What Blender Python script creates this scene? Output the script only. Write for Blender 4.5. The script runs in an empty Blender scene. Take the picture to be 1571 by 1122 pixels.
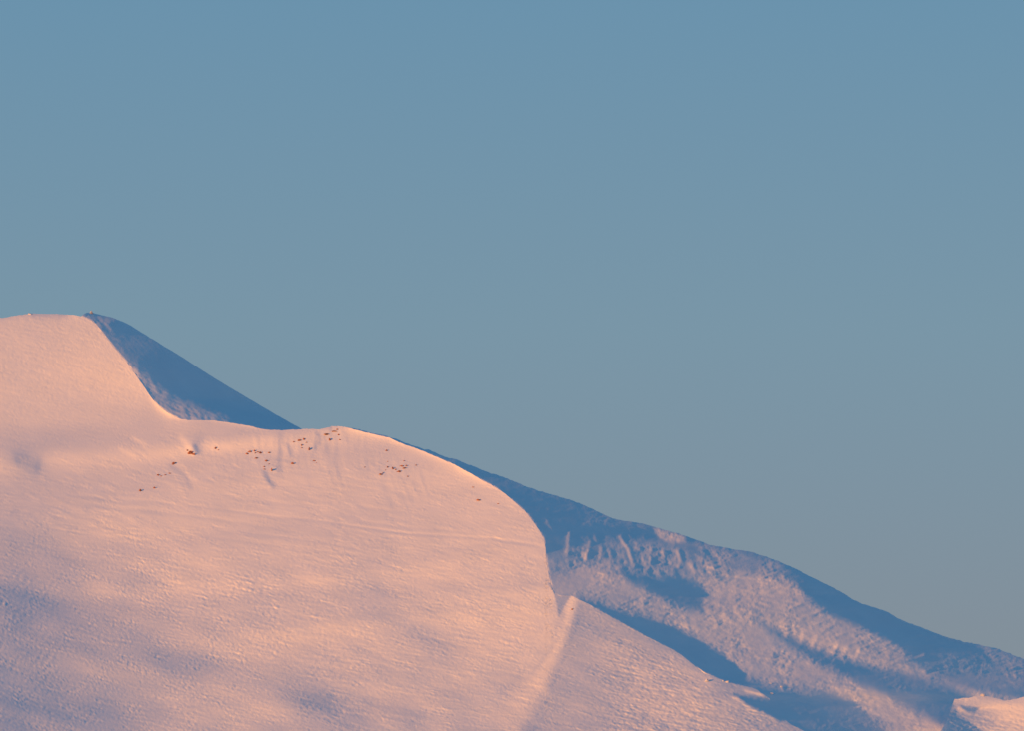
import bpy, bmesh, math, random
import numpy as np

# ------------------------------------------------------------------ survey constants
# The mountain is laid out on a survey sheet: e = metres east, d = metres down from the
# top of the sheet, F = metres of depth (how far the slope lies behind the sheet).
D = 7500.0                  # distance from the viewpoint to the sheet
PITCH = math.radians(5.0)   # viewpoint looks up at the mountain
E0, D0 = 785.5, 561.0
CAM_H = 2.0
SUN_AZ = math.radians(52.0)  # sun stands behind and to the left of the viewer
SUN_EL = math.radians(4.0)
Lw = np.array([-math.sin(SUN_AZ)*math.cos(SUN_EL), -math.cos(SUN_AZ)*math.cos(SUN_EL), math.sin(SUN_EL)])
cp, sp = math.cos(PITCH), math.sin(PITCH)
LX = Lw[0]; LF = Lw[1]*cp + Lw[2]*sp; LU = -Lw[1]*sp + Lw[2]*cp
C0, SA, LZ = -LF, -LX, LU
SMAX = 0.56                 # cosine to the sun of the brightest snow

EMIN, EMAX, VMIN, VMAX = -640, 2240, 376, 1400
W, H = EMAX-EMIN, VMAX-VMIN
ee = (np.arange(W)+EMIN).astype(np.float32)
vv = (np.arange(H)+VMIN).astype(np.float32)
KX = (2*np.pi*np.fft.rfftfreq(W))[None, :]
KV = (2*np.pi*np.fft.fftfreq(H))[:, None]
rng = np.random.default_rng(11)

def blur(a, s):
    return np.fft.irfft2(np.fft.rfft2(a)*np.exp(-0.5*s*s*(KX**2+KV**2)), s=(H, W)).astype(np.float32)

def grain(wl, ang, stretch, width=0.45, seed=None):
    """band-limited relief of unit variance; streaks run along ang (degrees, clockwise from east), stretch times longer than wide"""
    r = np.random.default_rng(seed)
    a = math.radians(ang)
    ka = KX*math.cos(a)+KV*math.sin(a)
    kb = -KX*math.sin(a)+KV*math.cos(a)
    k = np.sqrt((ka*stretch)**2+kb**2)+1e-9
    f = np.exp(-0.5*(np.log(k*wl/(2*np.pi))/width)**2)/k**0.5
    n = np.fft.irfft2(np.fft.rfft2(r.standard_normal((H, W)))*f, s=(H, W))
    return (n/n.std()).astype(np.float32)

def window(pts, pad):
    xs = [p[0] for p in pts]; ys = [p[1] for p in pts]
    i0 = max(0, int(min(ys)-pad-VMIN)); i1 = min(H, int(max(ys)+pad-VMIN)+2)
    j0 = max(0, int(min(xs)-pad-EMIN)); j1 = min(W, int(max(xs)+pad-EMIN)+2)
    return i0, i1, j0, j1

def sm(a, lo, hi):
    t = np.clip((a-lo)/(hi-lo), 0, 1)
    return t*t*(3-2*t)

def seg_dist(pts, X, Y):
    best = np.full(X.shape, 1e9, np.float32)
    for (x0, y0), (x1, y1) in zip(pts[:-1], pts[1:]):
        dx, dy = x1-x0, y1-y0
        t = np.clip(((X-x0)*dx+(Y-y0)*dy)/(dx*dx+dy*dy+1e-9), 0, 1)
        best = np.minimum(best, np.hypot(X-x0-t*dx, Y-y0-t*dy))
    return best

def poly(pts, soft):
    """soft-edged mask of a polygon over the whole sheet"""
    m = np.zeros((H, W), np.float32)
    i0, i1, j0, j1 = window(pts, soft*2)
    X, Y = np.meshgrid(ee[j0:j1], vv[i0:i1])
    ins = np.zeros(X.shape, bool)
    n = len(pts)
    for i in range(n):
        x0, y0 = pts[i]; x1, y1 = pts[(i+1) % n]
        if y0 == y1: continue
        c = ((y0 > Y) != (y1 > Y)) & (X < (x1-x0)*(Y-y0)/(y1-y0)+x0)
        ins ^= c
    dd = seg_dist(list(pts)+[pts[0]], X, Y)
    sd = np.where(ins, -dd, dd)
    m[i0:i1, j0:j1] = 1-sm(sd, -soft, soft)
    return m

def stroke(S, pts, w, amp):
    """adds a soft line"""
    i0, i1, j0, j1 = window(pts, 3*w)
    X, Y = np.meshgrid(ee[j0:j1], vv[i0:i1])
    dd = seg_dist(pts, X, Y)
    S[i0:i1, j0:j1] += amp*np.exp(-0.5*(dd/w)**2)

def blob(S, e, v, re, rv, amp, ang=0.0):
    r = 3*max(re, rv)
    i0, i1, j0, j1 = window([(e, v)], r)
    X, Y = np.meshgrid(ee[j0:j1]-e, vv[i0:i1]-v)
    a = math.radians(ang)
    p = X*math.cos(a)+Y*math.sin(a); q = -X*math.sin(a)+Y*math.cos(a)
    S[i0:i1, j0:j1] += amp*np.exp(-0.5*((p/re)**2+(q/rv)**2))

def blend(S, m, val):
    S += m*(val-S)

# ------------------------------------------------------------------ surveyed lines
CREST = [(-640,1240),(-520,960),(-400,760),(-250,600),(-120,525),(0,488),(14,486),(32,483),(48,481),(58,481.5),(90,481.8),(112,483),(124,485.5),(132,488.5),(141,492),(151,504),
 (170,527),(193,554),(212,581),(234,613),(242,622),(253.5,631),(263,637.5),(276,643),(289,645.4),(307,645.3),(324,645),(350,648.6),(375,652.5),(392,656.5),(411,660),(433,660.5),(462,659),
 (481,658.3),(490,659),(500,657.5),(506,656),(509,654.3),(520,654.5),(533,656),(549,661),(563,664.5),(578,668),(597,672),(608,677),(620,682.6),(645,691),(655,695),(671,702),(684,708),(697,713),
 (713,722),(729,731),(745,740),(761,748),(775,758),(786.6,767.6),(797,777),(806,785),(814,795),(822,806),(829,817),(834,827),(837,841),(838.5,861),(841.5,880),(847.6,905.6),(851,912),
 (858,915.5),(866,916.5),(875,916.5),(880,916.5),(885,918.5),(892,922),(900,926),(908,930),(921,938),(934,944.6),(947,953),(960,959),(979,970),(998,980),(1014,988),(1030,996),(1046,1006),
 (1062,1019),(1080,1033.5),(1093.6,1038),(1106,1043),(1115,1046),(1123,1049),(1137,1053),(1152,1055.5),(1162,1059.5),(1168,1064),(1174,1067),(1179,1073),(1184,1083),(1193,1096),(1213,1112),(1235,1123),
 (1260,1136),(1300,1152),(1380,1160),(1425,1150),(1446,1118),(1455,1103),(1459,1088),(1464,1074.5),(1475,1072.5),(1489,1071),(1496,1068.5),(1508,1066.5),(1515,1068),(1522,1070.5),(1530.6,1073),(1541,1076.7),(1547,1075),
 (1559,1073),(1571,1070),(1620,1062),(1700,1070),(1800,1100),(1950,1160),(2100,1215),(2240,1245)]
RIB = [(122,485),(132,488.5),(141,492),(151,504),(170,527),(193,554),(212,581),(234,613),(253.5,631),(276,643),(289,645.4),(350,648.6),(375,652.5),(411,660),(440,668)]
NOSE = [(515,655),(533,656.5),(549,661),(578,668),(597,672),(620,682.6),(645,691),(671,702),(697,713),(729,731),(761,748),(786.6,767.6),(806,785),(822,806),(834,827),(837,841),(838.5,861),(841.5,880),(847.6,905.6),(851,912),(858,915.5)]
SPUR = [(880,916.5),(885,918.5),(892,922),(900,926),(908,930),(934,944.6),(960,959),(998,980),(1030,996),(1062,1019),(1093.6,1038),(1123,1049),(1152,1055.5),(1162,1059.5),(1168,1064),(1174,1067),(1179,1073),(1184,1083),(1193,1096),(1213,1112),(1235,1123),(1300,1152),(1420,1235),(1600,1400)]
PEAK_LINE = [(112,498),(119,491),(125,485),(129,481.2),(133,479.6),(140,479.6),(151,482),(160,484.3),(173,487.5),(186,492.5),(200,499),(212,507),(225,515),(250,530),(276,546),(308,567),(330,581),(353,595),(385,614),(417,632.5),(440,646),(462,658),(520,695),(600,745),(700,805)]
FAR_LINE = [(480,668),(515,658),(533,656),(549,659.3),(578,666),(597,670.5),(607,674),(620,679.5),(632.5,684),(645,687.5),(652,690),(658,690.3),(663,693),(671,696.5),(684,702.3),(690,704),(697,704.6),(703,706.5),(713,711),(729,717),(745,723.5),
 (761,729),(777,734.5),(793,741),(808,747.5),(825,753),(841,757.5),(858,763),(876,768),(892,774),(908,781),(924,789),(940.5,796),(950,798.5),(962,800.3),(985,804),(1004,809),(1024,815),(1040,818.6),(1053,823),(1071,830),(1088,836),
 (1100,838.6),(1113,841),(1130,844.5),(1145,846),(1158,849),(1170,853),(1184,858),(1196,862.5),(1210,869),(1228,877),(1245,886),(1251,889),(1265,896),(1280,903),(1295,912),(1308,920),(1321,926.6),(1337,931.5),(1353,936),(1365,942),(1377,949),
 (1392,955.5),(1408,961.5),(1425,968),(1446.5,976.5),(1465,982),(1482,985.5),(1500,989.5),(1517,993),(1530,996.5),(1543,1001),(1557,1007),(1571,1012),(1640,1035),(1760,1072),(1900,1120),(2060,1180),(2240,1240)]

# ------------------------------------------------------------------ relief solver
def solve(S, fz0, iters=4, lam=0.012, extra=0.0):
    """depth field whose eastward slope turns each patch of snow towards / away from the low sun as wanted (S = 1 faces it, S <= 0 is turned away)"""
    n_ = math.sqrt(1+fz0*fz0)*np.ones((H, W), np.float32)
    Fz = fz0*np.ones((H, W), np.float32)+extra
    n_ = np.sqrt(1+Fz**2)
    k2 = KX**2+lam*KV**2; k2[0, 0] = 1
    xc = (ee-785)[None, :]
    for it in range(iters):
        T = (C0+LZ*Fz-S*SMAX*n_)/SA
        T = np.clip(T, -1.6, 2.2)
        tm = T.mean(axis=1)
        g = np.exp(-0.5*(np.arange(-120, 121)/40.0)**2); g /= g.sum()
        tm = np.convolve(np.pad(tm, 120, mode='edge'), g, mode='valid')
        R = T-tm[:, None]
        P = np.fft.irfft2(-1j*KX*np.fft.rfft2(R)/k2, s=(H, W))
        F = (xc*tm[:, None] - fz0*(vv-561)[:, None] + P).astype(np.float32)
        Fx = np.gradient(F, axis=1); Fzf = -np.gradient(F, axis=0)
        if it < iters-1:
            Fz = blur(Fzf, 5.0)+extra
            n_ = np.sqrt(1+Fz**2+blur(Fx, 5.0)**2)
    return F

E, V = np.meshgrid(ee, vv)
def line_at(pts, q, key=0):
    xs = np.array([p[key] for p in pts], float); ys = np.array([p[1-key] for p in pts], float)
    return np.interp(q, xs, ys)
crest_v = line_at(CREST, ee).astype(np.float32)
below = V-crest_v[None, :]             # metres below the crest of the near slope

# ------------------------------------------------------------------ near slope
S = np.full((H, W), 0.78, np.float32)
S -= 0.13*sm(V, 760, 1060)
S -= 0.155*sm(-E, -420, 40)*sm(V, 720, 900)
S -= 0.06*(1-sm(E, 60, 260))
S += 0.035*sm(E, 560, 800)*(1-sm(E, 860, 900))
# lit edge below the crest
edge = np.exp(-np.abs(below)/9.0)*sm(E, 215, 260)*(1-sm(E, 690, 840))
S += 0.22*edge
S += 0.06*np.exp(-np.abs(below)/14.0)*sm(E, 60, 110)*(1-sm(E, 215, 260))
blob(S, 225, 652, 80, 16, 0.06, 4); blob(S, 340, 660, 60, 9, 0.08, 6); blob(S, 470, 690, 60, 16, 0.05)
blob(S, 150, 700, 80, 20, -0.05); blob(S, 60, 585, 60, 20, -0.06, 20); blob(S, 20, 610, 30, 60, -0.05)
# hollows and swells of the broad face
for b in [(46,712,22,13,-.24,15),(20,705,18,9,-.12,-20),(36,822,60,28,-.16,0),(18,915,48,14,-.20,5),(70,930,40,14,-.14,15),(20,985,70,26,-.10,0),
          (235,1003,75,16,-.20,6),(300,1025,60,14,-.10,15),(150,1030,26,10,.08,12),(20,1085,90,30,-.12,0),(175,1100,50,22,-.14,0),
          (482,1070,44,22,-.21,25),(520,1098,40,14,-.12,30),(625,958,42,13,-.17,24),(668,985,30,11,-.10,35),(572,890,34,24,-.09,15),(392,862,55,14,-.10,5),
          (390,905,45,12,-.07,5),(330,880,50,20,.05,0),(300,910,60,30,.03,-40),(560,1010,90,24,.03,-12),(430,950,100,26,.03,16),(720,870,70,60,.03,0),
          (110,780,60,14,.03,8),(640,1110,110,20,-.07,0),(340,1085,60,20,.05,0),(700,780,60,30,.03,30),(440,1005,50,14,.06,0),(760,1000,40,30,.04,0)]:
    blob(S, *b)
blob(S, 46, 712, 16, 12, -.10, 30); blob(S, 58, 716, 4, 12, -.12, 10); blob(S, 26, 708, 3, 9, -.10, -20)
# below the cliffs: gullies and ribs
for pts, w, a in [([(430,668),(431,690),(429,722)],4,-.16),([(441,683),(446,698)],2.2,-.2),([(436,690),(434,712)],3,.12),([(485,664),(487,676),(484,688)],2.2,-.22),([(489,666),(491,682)],2,-.18),
                  ([(487,671),(488,677)],1.4,.2),([(496,670),(500,690),(508,712)],3,-.08),([(406,726),(412,738),(420,746)],2.6,-.22),([(299,686),(302,694)],3.4,-.42),([(305,680),(309,690)],6,-.16),
                  ([(278,672),(290,686),(296,694)],3.5,.16),([(330,682),(322,676)],5,.06),([(205,672),(222,682)],3,.10),([(186,690),(206,700)],3,.08),([(270,712),(290,728),(300,742)],3,.10),
                  ([(262,716),(285,733),(293,750)],3,-.10),([(240,735),(270,748)],2,.06),([(512,690),(520,730)],4,-.05),([(524,690),(530,730)],3,.05),([(586,730),(592,760),(602,780)],3,-.06),([(470,720),(474,745)],3,-.04)]:
    stroke(S, pts, w, a*1.4)
rr = np.random.default_rng(77)
cl = [(x, line_at(CREST, x)) for x in np.arange(388, 560, 6.5)]
for x, y in cl:
    x += rr.uniform(-3, 3); y += rr.uniform(6, 20); ln = rr.uniform(8, 26); a = rr.uniform(.04, .11)
    stroke(S, [(x, y), (x+rr.uniform(-3, 4), y+ln)], rr.uniform(1.2, 2.2), a); stroke(S, [(x+3.4, y), (x+3.6+rr.uniform(-3, 4), y+ln)], rr.uniform(1.2, 2.4), -a)
for x, y, ln in [(598,734,40),(606,736,46),(614,738,34),(628,738,30),(392,708,34),(400,712,40),(508,700,50),(518,704,44),(496,708,40),(270,735,26),(285,720,30),(640,724,36)]:
    stroke(S, [(x, y), (x+6, y+ln*.5), (x+14, y+ln)], 1.8, .05); stroke(S, [(x+4, y), (x+10, y+ln*.5), (x+18, y+ln)], 2.0, -.06)
for x, y, l, a in [(262,702,16,.10),(232,720,14,.08),(205,690,22,.06),(196,670,26,.06),(240,664,30,.05),(310,726,18,.05),(340,700,18,.05),(560,700,26,.05),(660,740,30,.04)]:
    stroke(S, [(x, y), (x+l*.7, y+l*.45), (x+l*1.3, y+l)], 1.9, a); stroke(S, [(x+2, y+4), (x+l*.7+1, y+l*.45+4), (x+l*1.3, y+l+4)], 2.0, -a)
# a long wind lip traversing the face, and its fainter sisters
LIP = [(95,757),(150,763),(205,765),(260,772),(330,779),(400,789),(470,796),(510,801),(560,809),(620,817),(700,822),(760,826),(835,838)]
for i in range(len(LIP)-1):
    q = LIP[i:i+2]; k = 0.35+0.65*min(1, max(0, (q[0][0]-250)/320.0))
    stroke(S, q, 1.5, .08*k); stroke(S, [(x, y+3.2) for x, y in q], 1.7, -.09*k)
for dy, x0, x1, a in [(-22,280,520,.04),(-34,420,640,.035),(16,150,420,.045),(30,300,600,.04),(44,330,520,.035),(14,640,800,.04),(-12,560,700,.045)]:
    L2 = [(x, y+dy+0.012*(x-400)) for x, y in LIP if x0 <= x <= x1]
    stroke(S, L2, 2.0, a); stroke(S, [(x, y+4) for x, y in L2], 2.2, -a)
# the spur on the right
spur = poly([(888,912),(1300,1120),(1300,1395),(760,1395),(800,1120),(838,1060),(862,1000)], 10)
blend(S, spur, 0.51)
blob(S, 890, 985, 22, 34, -.12, -20); blob(S, 1010, 1040, 80, 26, .10, 20); blob(S, 1060, 1090, 60, 16, .10, 5); blob(S, 920, 1080, 60, 30, .02); blob(S, 950, 975, 55, 16, -.10, 28)
blob(S, 1150, 1110, 50, 12, -.12, 25); blob(S, 1010, 1095, 60, 18, .05, 10); blob(S,1085,1047,7,5,.16); blob(S,1105,1054,24,5,-.16,8)
SPUR_OUT = sm(E, 1100, 1230)*spur
S -= 0.12*SPUR_OUT*sm(V, 1085, 1125)
S -= 0.12*np.exp(-np.abs(below)/8.0)*sm(E, 895, 925)*(1-sm(E, 1190, 1240))
stroke(S, [(878,922),(876,938),(868,960),(856,990),(842,1020),(826,1048)], 9, .08)
stroke(S, [(880,918),(877,934),(871,956)], 5.5, .16); stroke(S, [(850,1000),(830,1035),(800,1075)], 20, .07); stroke(S, [(846,985),(826,1012),(806,1036)], 3, .05); stroke(S, [(852,985),(832,1014),(811,1040)], 3, -.06)
stroke(S, [(826,1048),(806,1072),(785,1095)], 10, .06); stroke(S, [(886,930),(884,950),(874,980),(858,1015),(842,1050)], 5, -.10)
blend(S, poly([(840,895),(849,908),(853,925),(857.5,947),(861,941),(866,931),(872,921),(877,914),(870,905)], 2.0), .36); stroke(S, [(862,948),(846,985),(820,1020),(770,1065)], 6, -.10); stroke(S, [(846,960),(826,1000),(800,1030)], 8, .06)
blend(S, poly([(1126,1065.5),(1140,1068),(1160,1068.5),(1177,1071),(1184,1074),(1198,1090),(1210,1104),(1196,1106),(1172,1094),(1152,1086),(1140,1077)], 3), -0.02)
stroke(S, [(1144,1061),(1158,1064),(1168,1066.5)], 1.6, .35)
# lit hummock in the corner
corner = poly([(1440,1040),(1800,1040),(1800,1400),(1400,1400),(1420,1150)], 5)
blend(S, corner, 0.56)
blend(S, poly([(1445,1088),(1460,1081),(1467,1086),(1472,1100),(1492,1111),(1472,1128),(1440,1128)], 5), .16); blob(S, 1484, 1107, 20, 7, -.12)
blob(S, 1560, 1092, 26, 14, .30); blob(S, 1490, 1077, 18, 5, .2); blob(S, 1520, 1081, 30, 6, .2); blob(S, 1500, 1104, 26, 9, -.16, 12); blob(S,1512,1069.5,14,2.2,-.35); blob(S, 1620, 1090, 60, 40, .2)
blend(S, poly([(1473,1082),(1480,1084.5),(1493,1085),(1504,1086.5),(1496,1093),(1483,1092),(1476,1088)], 2.2), -0.02)
blend(S, poly([(1450,1099),(1457,1102.5),(1466,1107),(1478,1113),(1502,1119),(1514,1126),(1520,1240),(1430,1240)], 4), 0.02)
# wind-carved grain
right = sm(E, 900, 960)
low = sm(V, 790, 900)
calm = np.exp(-np.maximum(below, 0)/30.0)
h3 = grain(34, 25, 2.0, .9, seed=73)
rough = np.clip(1+0.6*h3, 0.15, 2.3)
wa = grain(220, 0, 1, seed=41); wb = grain(260, 0, 1, seed=42)
def mixed(wl, angs, stretch, seed):
    """grain whose direction wanders over the slope"""
    ms = [np.exp(-((wa-c)/0.8)**2) for c in np.linspace(-1, 1, len(angs))]
    tot = sum(m*m for m in ms)**.5
    return sum(m*grain(wl, a, stretch, seed=seed+i) for i, (m, a) in enumerate(zip(ms, angs)))/tot
n1 = mixed(6.5, (4, 13, 24), 5, 50); n2 = mixed(5.5, (65, 48, 30), 2.0, 60); n3 = grain(15, 20, 5, seed=3); n4 = grain(45, 15, 2.5, seed=4); n5 = mixed(5.2, (62, 44, 25), 2.4, 110); n6 = grain(5.5, 20, 1.5, seed=6)
leftlow = low*(1-sm(E, 250, 560))
S += (0.019+0.007*np.clip(wb, -1, 1.5))*n1*rough*(1-leftlow)*(1-0.5*calm)*sm(V, 640, 760) + 0.014*n3*(1-leftlow)*sm(V, 640, 760)
S += (0.044+0.012*np.clip(wb, -1, 1.5))*n2*low*(0.5+0.5*rough)*(1-0.45*sm(E, 330, 800)) + 0.02*n6*low
S += 0.032*n5*(1-sm(V, 600, 720))*(1-sm(E, 180, 260)) + 0.012*grain(16, 40, 2, seed=7)*(1-sm(V, 600, 700))
S += 0.018*n4*low + 0.010*n4
S += (0.07*n6+0.05*grain(9, 15, 3, seed=8))*right*sm(below, 6, 40)

h1 = grain(4.0, 12, 3, .5, seed=71); h2 = grain(4.2, 55, 1.8, .5, seed=72); S += rough*(0.018*h1*(1-leftlow)*sm(V, 660, 780)+0.058*h2*low*(0.65+0.35*leftlow)+0.030*h2*(1-low)+0.03*grain(3.4, 0, 1, .4, seed=74))
S += 0.05*grain(10, 80, 4, seed=9)*np.exp(-((below-45)/28)**2)*sm(E, 250, 330)*(1-sm(E, 620, 720))*0.6
S_near = np.clip(S, -0.1, 1.08)
F_near = solve(S_near, 1.35)
bl = np.maximum(below, 0)
F_near += 9*np.exp(-bl/3.2)*(1-sm(E, 96, 122))            # the summit plateau rolls away at the skyline
F_near -= 6.5*np.exp(-bl/9.0)*sm(E, 225, 265)*(1-sm(E, 700, 830))   # the edge of the saddle and shoulder is steeper

# ------------------------------------------------------------------ far ridge
far_v = line_at(FAR_LINE, ee).astype(np.float32)
df = V-far_v[None, :]
S = np.full((H, W), 0.315, np.float32)
band = poly([(500,600),(700,690),(840,740),(950,780),(1000,790),(1100,820),(1200,850),(1280,885),(1400,940),(1571,1000),(1900,1100),(1900,1200),(1600,1080),(1500,1062),(1440,1040),(1400,1010),(1372,990),(1340,972),(1310,957),(1282,946),(1252,927),(1232,908),(1216,893),(1200,883),(1150,880),(1100,868),(1050,846),(1000,840),(940,838),(900,842),(868,846),(850,850),(838,856),(780,820),(500,720)], 9)
blend(S, band, 0.0)
blend(S, poly([(1003,812),(1022,815),(1050,824),(1052,832),(1030,834),(1008,826)], 4), .30)
blend(S, poly([(840,846),(870,838),(910,840),(960,834),(1010,836),(1060,850),(1110,868),(1145,882),(1090,892),(1040,884),(985,878),(945,872),(900,868),(850,880)], 8), .16)
blend(S, poly([(1070,836),(1140,850),(1190,862),(1210,878),(1190,884),(1150,880),(1110,868),(1075,852)], 8), .15)
blend(S, poly([(1390,1000),(1440,1000),(1500,1010),(1571,1030),(1571,1055),(1500,1050),(1440,1040),(1400,1020)], 10), .08)
blend(S, poly([(1500,992),(1571,1012),(1571,1045),(1530,1030)], 8), .13)
H1 = poly([(944,877),(962,879),(985,881),(1010,886),(1035,884),(1062,888),(1078,897),(1082,915),(1078,938),(1052,934),(1030,926),(1010,915),(990,906),(968,895)], 9)
blend(S, H1, 0.0)
H2 = poly([(890,921),(905,922),(940,934),(965,941),(985,945),(1020,957),(1045,970),(1065,982),(1085,994),(1103,1002),(1113,1016),(1128,1030),(1150,1044),(1200,1055),(1264,1061),(1289,1073),(1315,1089),(1344,1113),(1375,1140),(1375,1200),(1220,1180),(1150,1080),(1000,1010)], 12)
blend(S, H2, 0.005)
blend(S, poly([(1180,1075),(1230,1085),(1275,1115),(1300,1140),(1240,1140),(1200,1110)], 12), .10)
H3 = poly([(1162,953),(1180,960),(1200,972),(1225,983),(1255,997),(1296,1009),(1330,1019),(1364,1029),(1400,1037),(1440,1045),(1480,1062),(1500,1080),(1480,1120),(1460,1125),(1443,1117),(1418,1100),(1379,1080),(1341,1061),(1302,1042),(1264,1023),(1231,1005),(1199,984),(1175,966)], 11)
blend(S, H3, 0.01)
blend(S, poly([(1330,1030),(1400,1042),(1460,1056),(1470,1080),(1420,1080),(1370,1060)], 12), 0.0)
blob(S, 915, 882, 26, 10, .14, 10); blob(S, 862, 915, 14, 28, .05); blob(S, 1110, 925, 50, 30, .05); blob(S, 1190, 905, 45, 14, .10, 20); blob(S, 1330, 990, 70, 14, .02, 28); blob(S, 1140, 985, 60, 26, .03, 30)
blob(S, 1245, 985, 40, 8, .10, 25); blob(S, 1300, 1000, 40, 8, .10, 25); blob(S,1250,925,30,18,-.10,30); blob(S,1330,975,60,16,-.08,28); blob(S, 1080, 872, 30, 6, .14, 10)
blend(S, poly([(1225,1062),(1264,1063),(1315,1089),(1352,1118),(1384,1150),(1300,1165),(1240,1110)], 15), .06)
m_dark = np.clip(band+H1+H2+H3, 0, 1)
g1 = mixed(6.2, (-48, -25, 0), 3.2, 80); g2 = mixed(3.9, (40, -30, 75), 2.0, 90); g3 = grain(16, 62, 3.0, seed=23); g4 = grain(9, 80, 2.2, seed=24); g5 = mixed(5, (-35, -15, -60), 4, 100)
amp = 0.38+0.62*sm(S, 0.0, 0.28)
amp *= 1-0.5*sm(-E, -900, -850)
amp *= 1-0.35*np.exp(-((E-875)/35)**2)*sm(V, 870, 900)
S += amp*(0.045*g1+0.055*g2+0.034*g3+0.022*g4+0.055*g5+0.045*mixed(4.0, (55, 70, 85), 4.0, 140))*(1+0.35*np.clip(grain(70, 0, 1, seed=27), -1.5, 1.5))
fl = np.exp(-((V-(852+0.12*(E-900)))/22)**2)*sm(E, 850, 880)*(1-sm(E, 1075, 1120))
S += 0.06*grain(11, 78, 5, seed=26)*fl
for pts, w, a in [([(838,800),(842,808),(846,812)],1.7,.16),([(872,818),(871,832),(870,848)],2.2,.30),([(904,832),(902,845),(897,858)],2.1,.30),([(911,823),(914,832)],1.5,.14),([(921,842),(920,856)],2,.24),([(936,848),(938,862)],2,.18),
                  ([(951,824),(956,834),(963,842),(967,856),(972,868)],2.0,.36),([(976,834),(980,844)],1.8,.24),([(998,842),(996,868)],2,.26),([(1039,846),(1042,860),(1040,870)],2.2,.36),([(1060,868),(1066,880)],2.4,.28),([(1072,876),(1082,884)],2.4,.24),
                  ([(950,862),(952,872)],2,.2),([(984,850),(988,866)],2,.18),([(1016,846),(1014,866)],2,.18),
                  ([(1208,966),(1205,976)],2.4,.2),([(1232,970),(1228,986)],2.2,.28),([(1252,978),(1246,992)],2.0,.22),([(1283,990),(1278,1002)],2.2,.30),([(1300,994),(1292,1006)],2,.22),([(1316,1000),(1312,1010)],2,.2),([(1216,962),(1222,974)],2,.16)]:
    stroke(S, pts, w, a); stroke(S, [(x+5, y+1) for x, y in pts], 2.6, -a*.55)
for x in range(1130, 1420, 17):
    y = 895+(x-1130)*0.47+rng.uniform(-14, 14)
    stroke(S, [(x, y), (x+14, y-6)], 1.6, rng.uniform(.06, .18)); stroke(S, [(x+1, y+4), (x+16, y-2)], 1.6, -.12)
S_far = np.clip(S, -0.22, 0.95)

# ------------------------------------------------------------------ shaded flank of the summit
S = np.full((H, W), -0.04, np.float32)
rib_e = line_at(RIB, vv, key=1).astype(np.float32)
dr = E-rib_e[:, None]
S -= 0.10*sm(dr, 45, 130)
near_rib = np.exp(-np.maximum(dr, 0)/14.0)
S += 0.12*near_rib*sm(V, 505, 560)+0.16*np.exp(-np.maximum(dr, 0)/7.0)*(1-sm(V, 500, 540))
pm = poly([(176,540),(205,560),(240,592),(275,612),(320,634),(350,646),(290,650),(245,628),(212,588)], 9)
S += 0.12*pm+0.05*blur(pm, 14)
pa = np.clip(0.25+0.8*near_rib+pm, 0, 1.2)
S += pa*(0.075*mixed(4.6, (32, 40, 50), 4.5, 130)+0.045*grain(4.2, 25, 2.0, seed=32)+0.02*grain(12, 34, 3, seed=33))
for pts in [[(150,487),(156,492)],[(163,490),(168,493)],[(162,497),(170,506)],[(205,566),(216,580)],[(246,596),(256,606)],[(186,536),(196,552)],[(218,588),(240,604)],[(230,590),(250,612)]]:
    stroke(S, pts, 1.8, .13)
S_peak = np.clip(S, -0.15, 0.6)

# ------------------------------------------------------------------ fit the sheets together along the shared crests
def sample(F, e, v):
    x = np.clip(np.asarray(e, float)-EMIN, 0, W-1.001); y = np.clip(np.asarray(v, float)-VMIN, 0, H-1.001)
    j = x.astype(int); i = y.astype(int); fx = x-j; fy = y-i
    return (F[i, j]*(1-fx)*(1-fy)+F[i, j+1]*fx*(1-fy)+F[i+1, j]*(1-fx)*fy+F[i+1, j+1]*fx*fy)

def smooth1(r, w):
    k = np.exp(-0.5*(np.arange(-40, 41)/w)**2); k /= k.sum()
    return np.convolve(np.pad(r, 40, mode='edge'), k, mode='valid')

SOFT_NEAR = blur(F_near-F_near.mean(), 4.0)+F_near.mean()
def fit(S, fz0, e_of_v, gap):
    """solve a farther slope so that it starts right behind the near crest on every level"""
    extra = np.zeros((H, 1), np.float32)
    for it in range(3):
        F = solve(S, fz0, extra=extra)
        r = sample(SOFT_NEAR, e_of_v, vv)+gap-sample(blur(F, 4.0), e_of_v, vv)
        r = smooth1(r, 2.5)
        extra = np.clip(-np.gradient(smooth1(r, 9.0)), -1.0, 3.0)[:, None].astype(np.float32)
    return (F+r[:, None]).astype(np.float32)
e_nose = line_at(NOSE, vv, key=1); e_spur = line_at(SPUR, vv, key=1)
F_far = fit(S_far, 1.5, np.where(vv < 916, e_nose, e_spur), np.where(vv < 916, -0.1-0.7*np.exp(-((vv-904)/9.0)**2), 0.6)+1.5*np.exp(-((vv-1082)/16.0)**2))
F_peak = fit(S_peak, 1.35, np.where(vv < 640, line_at(RIB, vv, key=1), 272+(vv-640)*0.9), 0.0)
cslope = np.abs(np.gradient(crest_v)); cslope = np.maximum(cslope, np.maximum(np.roll(cslope, 1), np.roll(cslope, -1)))
cover = below/np.sqrt(1+cslope**2)[None, :]    # distance square to the crest line
hide = F_near+np.clip(0.7*(cover+0.6), 0, 60)
F_far = np.where(cover > -0.6, np.maximum(F_far, hide), F_far)
F_peak = np.where(cover > -0.6, np.maximum(F_peak, hide), F_peak)
F_REF = float(sample(F_near, 785, 800))

# ------------------------------------------------------------------ survey sheet -> world
def world(e, v, F):
    y = D+(F-F_REF)
    x = (e-E0)/D*y
    z = (D0-v)/D*y
    return np.stack([x, y*cp-z*sp, y*sp+z*cp+CAM_H], -1)

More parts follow.
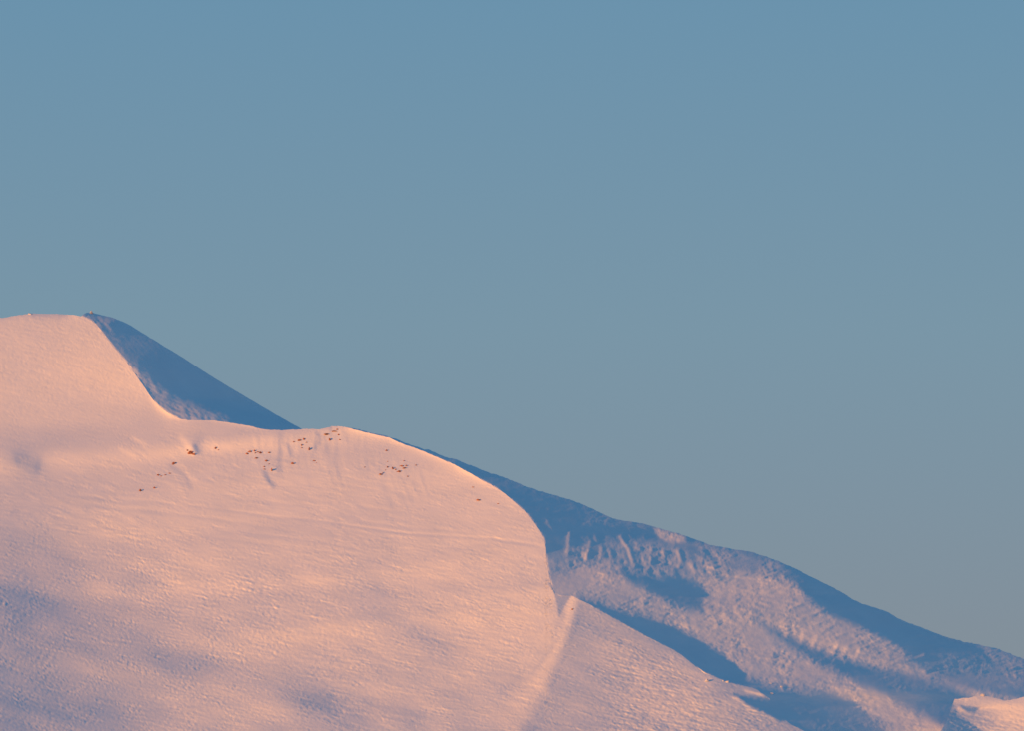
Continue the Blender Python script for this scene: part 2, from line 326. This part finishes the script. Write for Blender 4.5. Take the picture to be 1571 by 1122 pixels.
def columns(line, lo, hi):
    pts = [p for p in line]
    es = [lo]
    xs = np.array([p[0] for p in pts]); ys = np.array([p[1] for p in pts])
    while es[-1] < hi:
        e = es[-1]
        slope = abs(np.interp(e+.6, xs, ys)-np.interp(e-.6, xs, ys))/1.2
        step = 1.25 if -20 <= e <= 1591 else 6.0
        es.append(e+max(0.22, step/math.sqrt(1+(slope/1.5)**2)))
    es = np.array(es); return es, np.interp(es, xs, ys)

def sheet(name, line, F, lo, hi, rows, jag, seed, bottom=1238.0, v_fine=1.0):
    e, vc = columns(line, lo, hi)
    r = np.random.default_rng(seed)
    jn = np.convolve(r.standard_normal(len(e)+20), np.ones(3)/3, mode='same')[10:-10]
    jn2 = np.convolve(r.standard_normal(len(e)+60), np.ones(9)/9*2.2, mode='same')[30:-30]
    vc = vc+jag*(jn+jn2)*np.where(e > 1450, 1.8, 1.0)
    t = np.linspace(0, 1, rows)**v_fine
    bt = np.maximum(bottom, vc+6)
    v = vc[:, None]+(bt-vc)[:, None]*t[None, :]
    ecol = np.repeat(e[:, None], rows, 1)
    P = world(ecol, v, sample(F, ecol, v))
    # rounded shoulder and back slope behind the crest
    b = np.array([620, 470, 340, 240, 165, 110, 72, 46, 28, 16, 8.5, 4.0, 1.6])
    eb = np.repeat(e[:, None], len(b), 1)
    # the back slope stays a slope of snow: it drops away behind the crest down to the plain
    vb = np.minimum(vc[:, None]+0.62*b[None, :]*np.minimum(1, b/6.0)[None, :]+0.12*b, np.maximum(bt, vc)[:, None]+2)
    Pb = world(eb, vb, sample(F, e, vc)[:, None]+b[None, :])
    G = np.concatenate([Pb, P[:, :1], P], axis=1)      # the crest row twice: a crisp wind-cut edge
    n, m = G.shape[0], G.shape[1]
    idx = np.arange(n*m).reshape(n, m)
    q = np.stack([idx[:-1, :-1], idx[:-1, 1:], idx[1:, 1:], idx[1:, :-1]], -1)
    q = np.delete(q, len(b), axis=1).reshape(-1, 4)
    me = bpy.data.meshes.new(name)
    me.vertices.add(n*m); me.vertices.foreach_set('co', G.reshape(-1).astype(np.float32))
    me.loops.add(q.size); me.loops.foreach_set('vertex_index', q.reshape(-1).astype(np.int32))
    me.polygons.add(len(q)); me.polygons.foreach_set('loop_start', (np.arange(len(q))*4).astype(np.int32))
    me.polygons.foreach_set('use_smooth', np.ones(len(q), bool))
    me.update(calc_edges=True)
    ob = bpy.data.objects.new(name, me); bpy.context.scene.collection.objects.link(ob)
    return ob

# ------------------------------------------------------------------ materials
def snow_material():
    m = bpy.data.materials.new('wind_packed_snow'); m.use_nodes = True
    nt = m.node_tree; b = nt.nodes['Principled BSDF']
    geo = nt.nodes.new('ShaderNodeNewGeometry')
    n = nt.nodes.new('ShaderNodeTexNoise'); n.inputs['Scale'].default_value = 0.02; n.inputs['Detail'].default_value = 6
    r = nt.nodes.new('ShaderNodeValToRGB')
    r.color_ramp.elements[0].position = .3; r.color_ramp.elements[0].color = (.83, .84, .86, 1)
    r.color_ramp.elements[1].position = .7; r.color_ramp.elements[1].color = (.88, .88, .89, 1)
    nt.links.new(geo.outputs['Position'], n.inputs['Vector']); nt.links.new(n.outputs['Fac'], r.inputs['Fac']); nt.links.new(r.outputs['Color'], b.inputs['Base Color'])
    b.inputs['Roughness'].default_value = .75; b.inputs['Specular IOR Level'].default_value = .12
    n2 = nt.nodes.new('ShaderNodeTexNoise'); n2.inputs['Scale'].default_value = .45; n2.inputs['Detail'].default_value = 3
    bu = nt.nodes.new('ShaderNodeBump'); bu.inputs['Strength'].default_value = .35; bu.inputs['Distance'].default_value = .5
    nt.links.new(geo.outputs['Position'], n2.inputs['Vector']); nt.links.new(n2.outputs['Fac'], bu.inputs['Height']); nt.links.new(bu.outputs['Normal'], b.inputs['Normal'])
    return m

def rock_material(name, c0, c1):
    m = bpy.data.materials.new(name); m.use_nodes = True
    nt = m.node_tree; b = nt.nodes['Principled BSDF']
    geo = nt.nodes.new('ShaderNodeNewGeometry')
    n = nt.nodes.new('ShaderNodeTexNoise'); n.inputs['Scale'].default_value = .6; n.inputs['Detail'].default_value = 5
    r = nt.nodes.new('ShaderNodeValToRGB')
    r.color_ramp.elements[0].position = .35; r.color_ramp.elements[0].color = (*c0, 1)
    r.color_ramp.elements[1].position = .65; r.color_ramp.elements[1].color = (*c1, 1)
    nt.links.new(geo.outputs['Position'], n.inputs['Vector']); nt.links.new(n.outputs['Fac'], r.inputs['Fac']); nt.links.new(r.outputs['Color'], b.inputs['Base Color'])
    b.inputs['Roughness'].default_value = .9
    return m
SNOW = snow_material()
ROCK = rock_material('brown_rock', (.19, .075, .055), (.48, .21, .14))
RIME = rock_material('rime_covered_rock', (.55, .56, .60), (.78, .79, .82))
GREY = rock_material('grey_cairn_stone', (.42, .43, .44), (.72, .72, .72))

def tag(o, label, cat=None, group=None, kind=None):
    o['label'] = label
    if cat: o['category'] = cat
    if group: o['group'] = group
    if kind: o['kind'] = kind
    return o

near = sheet('mountain_face', CREST, F_near, EMIN+1, EMAX-1, 700, 0.28, 1)
far = sheet('far_ridge', FAR_LINE, F_far, 482, EMAX-1, 430, 0.36, 2)
peak = sheet('summit_flank', PEAK_LINE, F_peak, 113, 700, 460, 0.18, 3)
for o, lab, cat in [(near, 'broad sunlit pink snow face running from the summit down to the spur', 'mountain'),
                    (far, 'textured snowy ridge falling to the right behind the sunlit face, half in blue shade', 'ridge'),
                    (peak, 'smooth blue shaded flank under the summit skyline', 'mountain flank')]:
    o.data.materials.append(SNOW); tag(o, lab, cat, kind='structure')

# the snow plain the mountain rises from
me = bpy.data.meshes.new('ground'); bm = bmesh.new()
gx = [-60000, -30000, -12000, -6000, -3000, -1500, -700, 0, 700, 1500, 3000, 6000, 12000, 30000, 60000]
gy = [-20000, -9000, -3000, -1000, -300, 0, 300, 1000, 2500, 4500, 6500, 7500, 8500, 10000, 14000, 25000, 60000]
gv = [[bm.verts.new((x, y, 0)) for x in gx] for y in gy]
for i in range(len(gy)-1):
    for j in range(len(gx)-1):
        bm.faces.new((gv[i][j], gv[i][j+1], gv[i+1][j+1], gv[i+1][j]))
bm.to_mesh(me); bm.free()
g = bpy.data.objects.new('ground', me); bpy.context.scene.collection.objects.link(g); me.materials.append(SNOW)
tag(g, 'flat snow covered plain at the foot of the mountain', 'ground', kind='structure')

# ------------------------------------------------------------------ rocks
def rock_mesh(name, w, h, seed, mat=None):
    """a fractured block with one or two lesser blocks broken against it, one body"""
    r = random.Random(seed)
    bm = bmesh.new()
    n_l = r.choice((2, 3, 3, 4))
    for q in range(n_l):
        k = 1.0 if q == 0 else r.uniform(.4, .75)
        ox, oz = (0, 0) if q == 0 else (r.uniform(-.42, .42), r.uniform(-.42, .42))
        res = bmesh.ops.create_icosphere(bm, subdivisions=2, radius=1)
        cuts = []
        for _ in range(8):
            n = np.array([r.gauss(0, 1) for _ in range(3)]); n /= np.linalg.norm(n); cuts.append((n, r.uniform(.35, .8)))
        a = r.uniform(-.9, .9); c, s_ = math.cos(a), math.sin(a); el = r.uniform(.6, 1.0)
        for v in res['verts']:
            p = np.array(v.co)
            for n, d in cuts:                  # planar fracture faces
                t = p.dot(n)
                if t > d: p = p-n*(t-d)
            p *= 1+r.uniform(-.12, .12)
            x, z = p[0]*k, p[2]*k*el
            v.co = ((x*c-z*s_+ox)*w*.62, p[1]*k*max(w, h)*.4, (x*s_+z*c+oz)*h*.62)
    me = bpy.data.meshes.new(name); bm.to_mesh(me); bm.free(); me.materials.append(mat or ROCK)
    return me

def place(name, e, v, w, h, label, cat, group=None, mat=None, seed=0, out=.15, F=None):
    me = rock_mesh(name, w, h, seed, mat=mat)
    o = bpy.data.objects.new(name, me); bpy.context.scene.collection.objects.link(o)
    f = float(sample(F_near if F is None else F, e, v))-out*max(w, h)
    o.location = world(np.array(e), np.array(v), np.array(f)).tolist()
    return tag(o, label, cat, group)

G1, G2, G3, G4, G5, G6 = ('rocks in the hollow below the saddle', 'rocks scattered low on the left of the face', 'rock band left of the gully', 'rocks right of the gully', 'rocks under the shoulder top', 'rock cluster on the rounded shoulder')
ROCKS = [
 (287.6,691.2,3.2,3.4,'small brown rock at the upper left of the hollow trio beside a blue snow notch',G1),
 (291.8,695.8,6.2,5.2,'largest dark brown rock in the hollow trio beside a blue snow notch',G1),
 (296.6,697.6,4.4,3.6,'half buried brown rock at the right of the hollow trio beside a blue snow notch',G1),
 (330.8,688.4,3.0,4.6,'lone upright brown rock a little right of the blue snow notch',G1),
 (334.8,691.2,1.8,1.8,'tiny brown stone just right of the lone upright rock',G1),
 (265.6,712.6,4.0,4.4,'dark brown rock by itself below left of the hollow trio',G2),
 (269.6,710.6,2.4,3.0,'small brown rock touching the right of the lone dark rock below the hollow',G2),
 (242.6,729.8,3.4,3.0,'flat brown stone at the left end of the short row low on the face',G2),
 (247.2,731.2,2.4,2.6,'brown stone second from left in the short row low on the face',G2),
 (253.2,729.4,3.2,2.2,'brown stone third from left in the short row low on the face',G2),
 (260.4,727.0,3.4,1.9,'thin brown stone at the right end of the short row low on the face',G2),
 (215.3,753.6,3.4,5.2,'tall brown rock lowest and farthest left on the sunlit face',G2),
 (237.2,749.6,3.8,3.6,'brown rock just right of the lowest tall rock on the face',G2),
 (379.2,696.8,5.2,4.4,'large dark brown rock at the left end of the rock band',G3),
 (382.6,693.8,4.2,3.0,'brown rock perched on the large rock at the left of the band',G3),
 (390.2,692.6,2.2,4.4,'upright thin brown rock in the middle of the band',G3),
 (391.6,695.8,2.8,3.0,'small brown rock under the upright thin one in the band',G3),
 (399.4,695.6,4.2,4.0,'dark squarish brown rock right of centre in the band',G3),
 (395.6,694.2,3.6,1.5,'thin ledge of brown rock joining the squarish rock on its left',G3),
 (413.0,695.0,4.2,2.2,'slanting brown slab at the right end of the band',G3),
 (393.4,703.6,4.2,2.0,'faint flat brown rock below the middle of the band',G3),
 (408.6,707.6,4.8,3.4,'brown rock on the steep snow below the slanting slab',G3),
 (412.6,712.8,2.0,2.2,'tiny brown stone below the rock under the slanting slab',G3),
 (405.4,716.8,2.8,2.6,'round brown stone at the head of a blue snow groove',G3),
 (405.8,720.6,2.6,2.0,'small brown stone directly under the round stone above a blue groove',G3),
 (417.2,722.4,2.4,6.4,'narrow dark brown rib of rock right of the blue snow groove',G3),
 (448.6,712.0,4.6,3.6,'single brown rock at the foot of the purple gully',G4),
 (450.8,678.6,3.2,2.0,'flat brown stone at the left of the broken rocks above the gully',G4),
 (459.2,676.2,4.4,3.6,'darkest brown rock in the broken rocks right of the gully head',G4),
 (466.2,674.4,4.0,3.2,'ring shaped brown rock right of the darkest broken rock',G4),
 (470.2,679.4,2.8,1.6,'faint thin brown stone at the right of the broken rocks',G4),
 (462.8,683.8,2.4,3.2,'small upright brown stone below the broken rocks',G4),
 (463.0,687.8,2.2,1.8,'tiny brown stone lowest under the broken rocks',G4),
 (474.4,690.0,2.2,5.8,'narrow brown streak of rock below right of the broken rocks',G4),
 (482.0,707.6,3.8,2.2,'flat brown stone alone on open snow below the gullies',G4),
 (485.4,710.4,1.8,1.8,'tiny brown stone at the right of the flat lone stone',G4),
 (499.8,667.0,7.4,2.4,'long curved brown ledge just under the crest',G5),
 (513.0,662.2,6.4,2.2,'curved brown ledge closest to the top of the shoulder',G5),
 (517.2,659.4,2.4,2.6,'small brown knob at the right end of the topmost ledge',G5),
 (505.8,675.6,3.0,5.2,'dark leaning brown rock below the topmost ledge',G5),
 (519.4,667.8,2.2,2.6,'small brown rock right of the dark leaning rock',G5),
 (521.2,675.2,3.4,1.8,'faint brown stone lowest right under the topmost ledge',G5),
 (559.8,717.4,1.8,2.4,'tiny faint brown stone on bare snow left of the shoulder cluster',G6),
 (593.0,692.0,3.0,3.8,'brown rock alone above the shoulder cluster',G6),
 (594.6,708.8,1.8,1.8,'tiny brown stone above the left side of the shoulder cluster',G6),
 (594.8,717.4,3.2,3.4,'dark brown rock at the upper left of the shoulder cluster',G6),
 (591.4,722.0,1.8,1.8,'tiny brown stone between the hooked rock and the shoulder cluster',G6),
 (584.6,728.6,4.6,2.8,'hooked brown rock low on the left of the shoulder cluster',G6),
 (587.2,726.4,1.9,4.0,'upright brown splinter on the hooked rock left of the shoulder cluster',G6),
 (603.2,719.8,3.8,4.6,'largest dark brown rock in the shoulder cluster',G6),
 (607.0,721.2,2.6,2.6,'brown rock touching the right of the largest cluster rock',G6),
 (611.6,724.2,4.6,3.8,'dark brown rock at the bottom of the shoulder cluster',G6),
 (616.2,715.6,4.4,2.4,'flat brown ledge in the upper middle of the shoulder cluster',G6),
 (620.2,718.8,5.6,2.4,'long brown ledge at the right of the shoulder cluster',G6),
 (623.4,715.4,2.6,2.6,'small brown knob at the right tip of the shoulder cluster',G6),
 (620.0,707.8,3.0,2.0,'brown stone on top of the shoulder cluster',G6),
 (625.8,731.6,1.8,2.6,'tiny brown stone below the right side of the shoulder cluster',G6),
 (638.2,714.4,2.4,1.9,'faint brown stone on open snow right of the shoulder cluster',G6),
 (734.0,768.4,4.8,3.2,'solitary dark brown rock far right on the sunlit face',None),
 (726.0,748.0,3.4,1.3,'faint sliver of stone above the solitary rock on the right',None),
 (764.0,773.6,3.2,1.3,'faint sliver of stone near the right edge of the sunlit face',None),
 (877.6,935.6,2.8,2.8,'single small brown rock on the bright rib at the top of the spur',None),
]
for i, (e, v, w, h, lab, grp) in enumerate(ROCKS):
    place('rock', e, v, w*(1.25 if w > 3.9 else 1.08), h*(1.25 if w > 3.9 else 1.08), lab, 'rock', grp, seed=100+i, out=.06 if max(w, h) > 2.6 else .16)
G7 = 'rime white boulders along the spur'
for i, (e, v, w, h, lab, F) in enumerate([
 (1084.6,1045.0,7.0,4.6,'snow plastered boulder farthest left on the crest of the lower spur',None),
 (1115.0,1046.6,5.4,4.6,'brightest snow plastered boulder standing on the spur crest against blue shade',None),
 (1109.6,1045.4,3.2,2.6,'small snow plastered boulder touching the brightest one on the spur crest',None),
 (1183.6,1064.6,5.2,3.2,'white boulder in blue shade just off the tip of the spur tongue',F_far),
 (1198.6,1054.6,3.8,2.4,'white boulder farthest right in the blue shade beyond the spur tongue',F_far),
 (1182.0,1049.0,4.0,2.0,'flat white boulder on the upper edge of the blue shade beyond the spur',F_far)]):
    place('snowy_boulder', e, v, w, h, lab, 'boulder', G7, mat=RIME, seed=300+i, out=.35, F=F)
place('snowy_boulder', 1508.6, 1067.0, 9.0, 5.0, 'lumpy white boulder crowning the lit hummock in the lower right corner', 'boulder', G7, mat=RIME, seed=330, out=.2)
place('snowy_boulder', 47.5, 482.2, 10, 4.4, 'rounded snow crusted boulder on the flat summit skyline', 'boulder', None, mat=RIME, seed=333, out=-.2)
# cairn on the summit shoulder: courses of stacked stones in one body
bm = bmesh.new(); r = random.Random(5)
for k, (z, rad, n) in enumerate([(0, 3.0, 8), (1.1, 2.3, 6), (2.1, 1.6, 5), (3.0, .9, 3), (3.7, .3, 1)]):
    for q in range(n):
        a = 2*math.pi*q/n+k*.4
        s = r.uniform(.75, 1.05)
        res = bmesh.ops.create_icosphere(bm, subdivisions=1, radius=s)
        for vt in res['verts']:
            vt.co = (vt.co.x*1.25+math.cos(a)*rad*.75, vt.co.y*1.1+math.sin(a)*rad*.75, vt.co.z*.72+z+.3)
me = bpy.data.meshes.new('summit_cairn'); bm.to_mesh(me); bm.free(); me.materials.append(GREY)
c = bpy.data.objects.new('summit_cairn', me); bpy.context.scene.collection.objects.link(c)
c.location = world(np.array(140.2), np.array(481.0), np.array(float(sample(F_peak, 140.2, 480.5)))).tolist()
tag(c, 'small grey stone cairn where the summit plateau meets the shaded flank', 'cairn')

# ------------------------------------------------------------------ camera, sun, sky
sc = bpy.context.scene
cam = bpy.data.cameras.new('camera'); co = bpy.data.objects.new('camera', cam); sc.collection.objects.link(co)
cam.sensor_width = 36; cam.lens = 36*D/1571.0; cam.clip_start = 1; cam.clip_end = 200000
co.location = (0, 0, CAM_H); co.rotation_euler = (math.pi/2+PITCH, 0, 0)
sc.camera = co

sun = bpy.data.lights.new('sun', 'SUN'); so = bpy.data.objects.new('sun', sun); sc.collection.objects.link(so)
sun.energy = 4.15; sun.angle = math.radians(.5); sun.color = (1.0, .375, .045)
from mathutils import Vector
so.rotation_euler = Vector(tuple(-Lw)).to_track_quat('-Z', 'Y').to_euler()
so.location = (-3000, -3000, 2000)

wd = bpy.data.worlds.new('World'); sc.world = wd; wd.use_nodes = True
nt = wd.node_tree; bg = nt.nodes['Background']; bg.inputs['Strength'].default_value = 0.1
sky = nt.nodes.new('ShaderNodeTexSky'); sky.sky_type = 'NISHITA'; sky.sun_disc = False
sky.sun_elevation = SUN_EL; sky.sun_rotation = math.pi+SUN_AZ
sky.altitude = 900; sky.air_density = 1.0; sky.dust_density = .6; sky.ozone_density = 2.0
# clear winter air: grey-violet towards the horizon, deep blue overhead (by true elevation of the sky)
tc = nt.nodes.new('ShaderNodeTexCoord'); sx = nt.nodes.new('ShaderNodeSeparateXYZ'); nt.links.new(tc.outputs['Generated'], sx.inputs[0])
rp = nt.nodes.new('ShaderNodeValToRGB'); nt.links.new(sx.outputs['Z'], rp.inputs['Fac'])
STOPS = [(0,(.228,.272,.315)),(.035,(.216,.276,.342)),(.065,(.203,.290,.370)),(.0948,(.191,.304,.394)),(.161,(.147,.292,.423)),(.35,(.08,.21,.40)),(.7,(.045,.17,.345)),(1,(.03,.15,.315))]
EXPO = 2**.35
while len(rp.color_ramp.elements) < len(STOPS): rp.color_ramp.elements.new(.5)
for el, (p, c) in zip(rp.color_ramp.elements, STOPS): el.position = p
for el, (p, c) in zip(rp.color_ramp.elements, STOPS): el.color = (*[q/EXPO*10 for q in c], 1)
mx = nt.nodes.new('ShaderNodeMix'); mx.data_type = 'RGBA'; mx.inputs['Factor'].default_value = .94
nt.links.new(sky.outputs['Color'], mx.inputs[6]); nt.links.new(rp.outputs['Color'], mx.inputs[7]); nt.links.new(mx.outputs[2], bg.inputs['Color'])

sc.view_settings.view_transform = 'Standard'; sc.view_settings.look = 'None'; sc.view_settings.gamma = 1; sc.view_settings.exposure = .35
